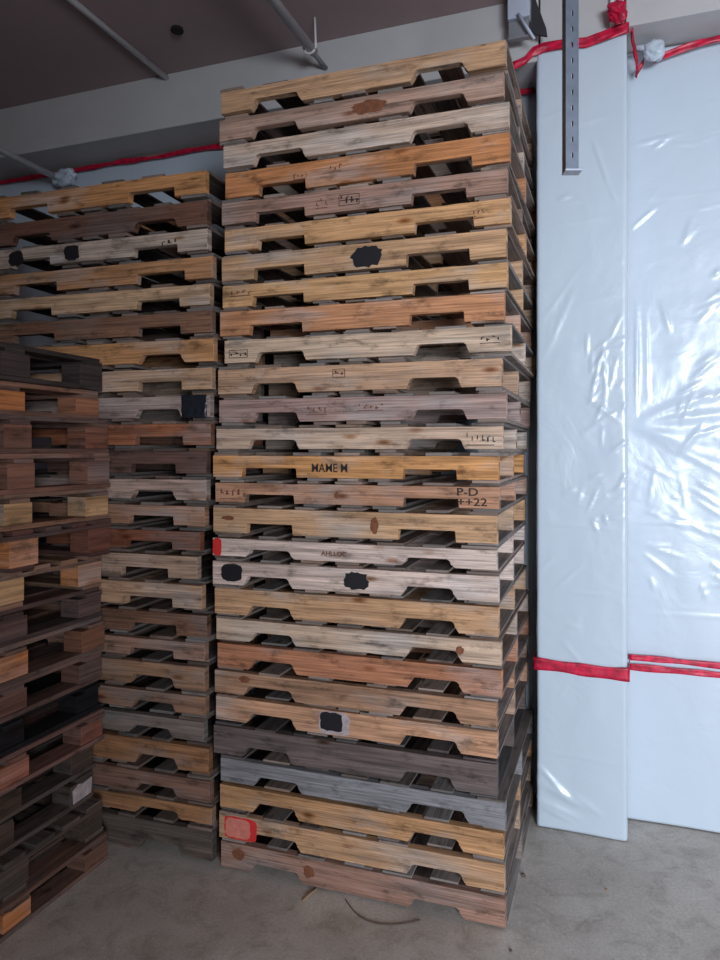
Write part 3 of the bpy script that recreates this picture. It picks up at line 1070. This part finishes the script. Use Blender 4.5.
# ------------------------------------------------------------------ block pallets on the left
def block_pallet(loc, yaw, H, color, kind, seed, label, accents):
    """local x: depth of the stack away from the face (face at +x), local y: along the face"""
    r = random.Random(seed)
    H -= 0.0004
    color = timber(color, 0.92)
    accents = {k: timber(v, 1.0) for k, v in accents.items()}
    t = empty('block_pallet', loc, yaw, label, 'pallet', 'block pallets in the left stack')
    X, Y = 1.20, 1.00
    tb = 0.019
    tt = 0.019
    top = 0.017
    z1 = tb
    z2 = H - tt - top

    def part(name, a, b, g, c, m=WOOD, bev=0.0014):
        bm = bmesh.new()
        add_box(bm, a, b, bev)
        return finish(bm, name, m, t, color=c, g=g, off=(r.uniform(0, 40), r.uniform(0, 40)))
    # blocks
    for ix, bx in enumerate((-X / 2, -0.05, X / 2 - 0.10)):
        for iy, (y0, y1) in enumerate(((-Y / 2, -Y / 2 + 0.145), (-0.0725, 0.0725), (Y / 2 - 0.145, Y / 2))):
            e = r.uniform(-0.008, 0.003)
            c = accents.get((ix, iy)) or vary(color, r, 0.2, 0.2)
            part('block', (bx + e, y0 + (0.004 if iy == 0 else 0), z1), (bx + 0.10 + e, y1 + e - 0.003, z2), 0, c)
    deckc = vary(color, r, 0.1, 0.3)
    ov = r.uniform(-0.004, 0.004)
    if kind == 'ends':     # deck boards at right angles to the face: their ends show
        for bx in (-X / 2, -0.05, X / 2 - 0.10):
            part('stringer_board', (bx, -Y / 2, z2), (bx + 0.10 + ov, Y / 2, z2 + top), 1, vary(deckc, r, 0.15, 0.3))
        n = 7
        for k in range(n):
            w = r.uniform(0.085, 0.110)
            cc = -Y / 2 + 0.055 + (Y - 0.11) * k / (n - 1)
            part('top_board', (-X / 2, cc - w / 2 + 0.002, z2 + top), (X / 2 + r.uniform(-0.006, 0.006), cc + w / 2 - 0.002, H), 0, vary(deckc, r, 0.22, 0.4))
        for y0 in (-Y / 2, -0.06, Y / 2 - 0.12):
            part('bottom_board', (-X / 2, y0 + 0.004, 0), (X / 2 + r.uniform(-0.006, 0.004), y0 + 0.116, tb), 0, vary(deckc, r, 0.2, 0.3))
    else:                  # deck boards along the face: a long edge shows
        for y0 in (-Y / 2, -0.05, Y / 2 - 0.10):
            part('stringer_board', (-X / 2, y0 + 0.003, z2), (X / 2 - 0.002, y0 + 0.10, z2 + top), 0, vary(deckc, r, 0.15, 0.3))
        n = 8
        for k in range(n):
            w = r.uniform(0.09, 0.125)
            cc = -X / 2 + 0.062 + (X - 0.124) * k / (n - 1)
            part('top_board', (cc - w / 2, -Y / 2 + r.uniform(-0.004, 0.006), z2 + top), (min(cc + w / 2, X / 2 + ov), Y / 2 - r.uniform(-0.004, 0.006), H), 1, vary(deckc, r, 0.22, 0.4))
        for bx in (-X / 2, -0.05, X / 2 - 0.10):
            part('bottom_board', (bx, -Y / 2, 0), (bx + 0.10, Y / 2, tb), 1, vary(deckc, r, 0.2, 0.3))
    return t, z1, z2


OB = srgb(206, 132, 66)
PB = srgb(196, 158, 108)
BL = srgb(30, 30, 36)
THIRD = [
    (2.0889, 0.1431, -0.029, srgb(76, 66, 64), 'along', 'blackened pallet with grey top edge', {}),
    (1.9592, 0.1297, -0.052, srgb(176, 108, 60), 'along', 'orange brown pallet', {(2, 1): OB}),
    (1.8116, 0.1476, 0.005, srgb(132, 84, 60), 'along', 'reddish brown pallet', {}),
    (1.6595, 0.1521, 0.014, srgb(146, 98, 72), 'along', 'pinkish brown pallet', {}),
    (1.5209, 0.1386, 0.005, srgb(150, 104, 70), 'along', 'brown pallet with pale yellow blocks', {(2, 1): PB, (2, 2): PB}),
    (1.3644, 0.1565, 0.019, srgb(120, 72, 54), 'ends', 'dark red brown pallet with one orange block', {(2, 1): OB}),
    (1.2168, 0.1476, -0.033, srgb(166, 116, 74), 'ends', 'brown pallet with golden tan blocks', {(2, 1): PB, (2, 2): srgb(196, 132, 76)}),
    (1.0826, 0.1342, -0.029, srgb(104, 82, 76), 'along', 'mauve grey pallet', {}),
    (0.9350, 0.1476, -0.019, srgb(150, 98, 62), 'along', 'brown pallet with a bright orange middle block', {(2, 1): OB}),
    (0.8009, 0.1342, -0.033, srgb(126, 88, 72), 'along', 'brown mauve pallet above the black one', {}),
    (0.6712, 0.1297, -0.038, BL, 'along', 'black painted pallet', {}),
    (0.5370, 0.1342, -0.014, srgb(140, 84, 62), 'along', 'reddish pallet with a yellowish deck edge', {(2, 1): srgb(176, 104, 70)}),
    (0.4028, 0.1342, -0.067, srgb(92, 76, 62), 'along', 'dirty dark pallet set back', {}),
    (0.2642, 0.1386, -0.081, srgb(96, 80, 68), 'along', 'dark pallet with a torn pale label', {}),
    (0.1256, 0.1386, -0.024, srgb(98, 84, 70), 'ends', 'greyish brown pallet', {}),
    (0.0000, 0.1256, 0.000, srgb(128, 88, 66), 'along', 'brown pallet with orange block on the floor', {(2, 1): OB}),
]
DL = DV
for i, (z, H, sh, col, kind, look, acc) in enumerate(THIRD):
    yaw = -R20 + math.radians(rj.uniform(-1.0, 1.0) * (i < 14))
    d = Vector((math.cos(yaw), math.sin(yaw), 0))
    n = Vector((-math.sin(yaw), math.cos(yaw), 0))
    # far corner of the face
    fc = Vector((-1.125, 3.215, 0)) + d * sh
    c = fc - d * 0.60 - n * 0.50
    od = 'topmost' if i == 0 else ('bottom' if i == 15 else ORD[i] + ' from top')
    t, z1, z2 = block_pallet((c.x, c.y, z), yaw, H, col, kind, 500 + i, '%s, %s of the left stack' % (look, od), acc)
    if i == 13:
        bm = bmesh.new()
        pts = [(0.37, z1 + 0.004), (0.48, z1 + 0.01), (0.487, z2 - 0.004), (0.43, z2 - 0.012), (0.40, z2 - 0.002), (0.366, z2 - 0.02)]
        va = [bm.verts.new((0.6042, a, b)) for a, b in pts]
        vb = [bm.verts.new((0.6035, a, b)) for a, b in pts]
        bm.faces.new(va)
        bm.faces.new(vb)
        for k in range(len(pts)):
            q = (k + 1) % len(pts)
            bm.faces.new([va[k], vb[k], vb[q], va[q]])
        finish(bm, 'torn_label', LABELM, t)

# ------------------------------------------------------------------ floor litter


def litter(name, pts, r, m, label, cat):
    bm = bmesh.new()
    add_tube(bm, pts, r, 7)
    o = finish(bm, name, m, smooth=False)
    tag(o, label, cat)


def fl(px, py, z=0.0):
    Z = 720 * CAM_H / (py - 450.0)
    return ((px - 360) * Z / 720, Z, z)


litter('wood_splinter', [(-0.232, 2.905, 0.006), (-0.205, 2.945, 0.007), (-0.178, 2.985, 0.006)], [0.003, 0.006, 0.002], STRAW,
       'dry wood splinter on the floor in front of the tall stack', 'splinter')
wp = []
for k in range(24):
    a = k / 23
    wp.append((-0.06 + 0.30 * a - 0.05 * math.sin(a * 3.0), 2.92 - 0.13 * math.sin(a * PI * 0.75) - 0.04 * a, 0.004))
litter('thin_wire', wp, 0.0022, WIREM, 'thin curved wire lying on the floor before the tall stack', 'wire')
rp = random.Random(77)
for k, (x, y, s_, lab) in enumerate([(0.70, 3.08, 0.010, 'small dark pebble on the floor right of the tall stack'),
                                     (0.55, 2.62, 0.006, 'tiny stone chip on the floor near the tall stack corner'),
                                     (1.02, 2.98, 0.006, 'tiny pale stone chip on the floor before the column')]):
    bm = bmesh.new()
    bmesh.ops.create_icosphere(bm, subdivisions=2, radius=s_)
    for v in bm.verts:
        v.co *= 1 + 0.5 * noise.noise(v.co * 120 + Vector((k, 0, 0)))
        v.co.z *= 0.7
    zmin = min(v.co.z for v in bm.verts)
    o = finish(bm, 'pebble', STRAW if k == 2 else WIREM, loc=(x, y, -zmin))
    tag(o, lab, 'pebble')

# ------------------------------------------------------------------ light
w = bpy.data.worlds.new('overcast_daylight')
S.world = w
w.use_nodes = True
bg = w.node_tree.nodes['Background']
bg.inputs['Color'].default_value = (0.62, 0.76, 1.0, 1)
bg.inputs['Strength'].default_value = 0.9

la = bpy.data.lights.new('daylight_in_doorway', 'AREA')
la.shape = 'RECTANGLE'
la.size, la.size_y = 3.4, 2.0
la.energy = 800
la.color = (0.84, 0.915, 1.0)
lo = bpy.data.objects.new('daylight_in_doorway', la)
COL.objects.link(lo)
lo.location = room(2.45, -4.3, 2.20)
lo.rotation_euler = (room(-0.3, 3.6, 1.5) - lo.location).to_track_quat('-Z', 'Y').to_euler()

# ------------------------------------------------------------------ camera
cam = bpy.data.cameras.new('camera')
co = bpy.data.objects.new('camera', cam)
COL.objects.link(co)
co.location = (0, 0, CAM_H)
co.rotation_euler = (PI / 2, 0, 0)
cam.sensor_fit = 'VERTICAL'
cam.sensor_height = 36
cam.sensor_width = 27
cam.lens = 27.0
cam.shift_y = -30 / 960
cam.clip_start = 0.05
S.camera = co

S.view_settings.view_transform = 'Standard'
S.view_settings.look = 'None'
S.view_settings.gamma = 1
S.view_settings.exposure = 0.08
S.view_settings.use_curve_mapping = False
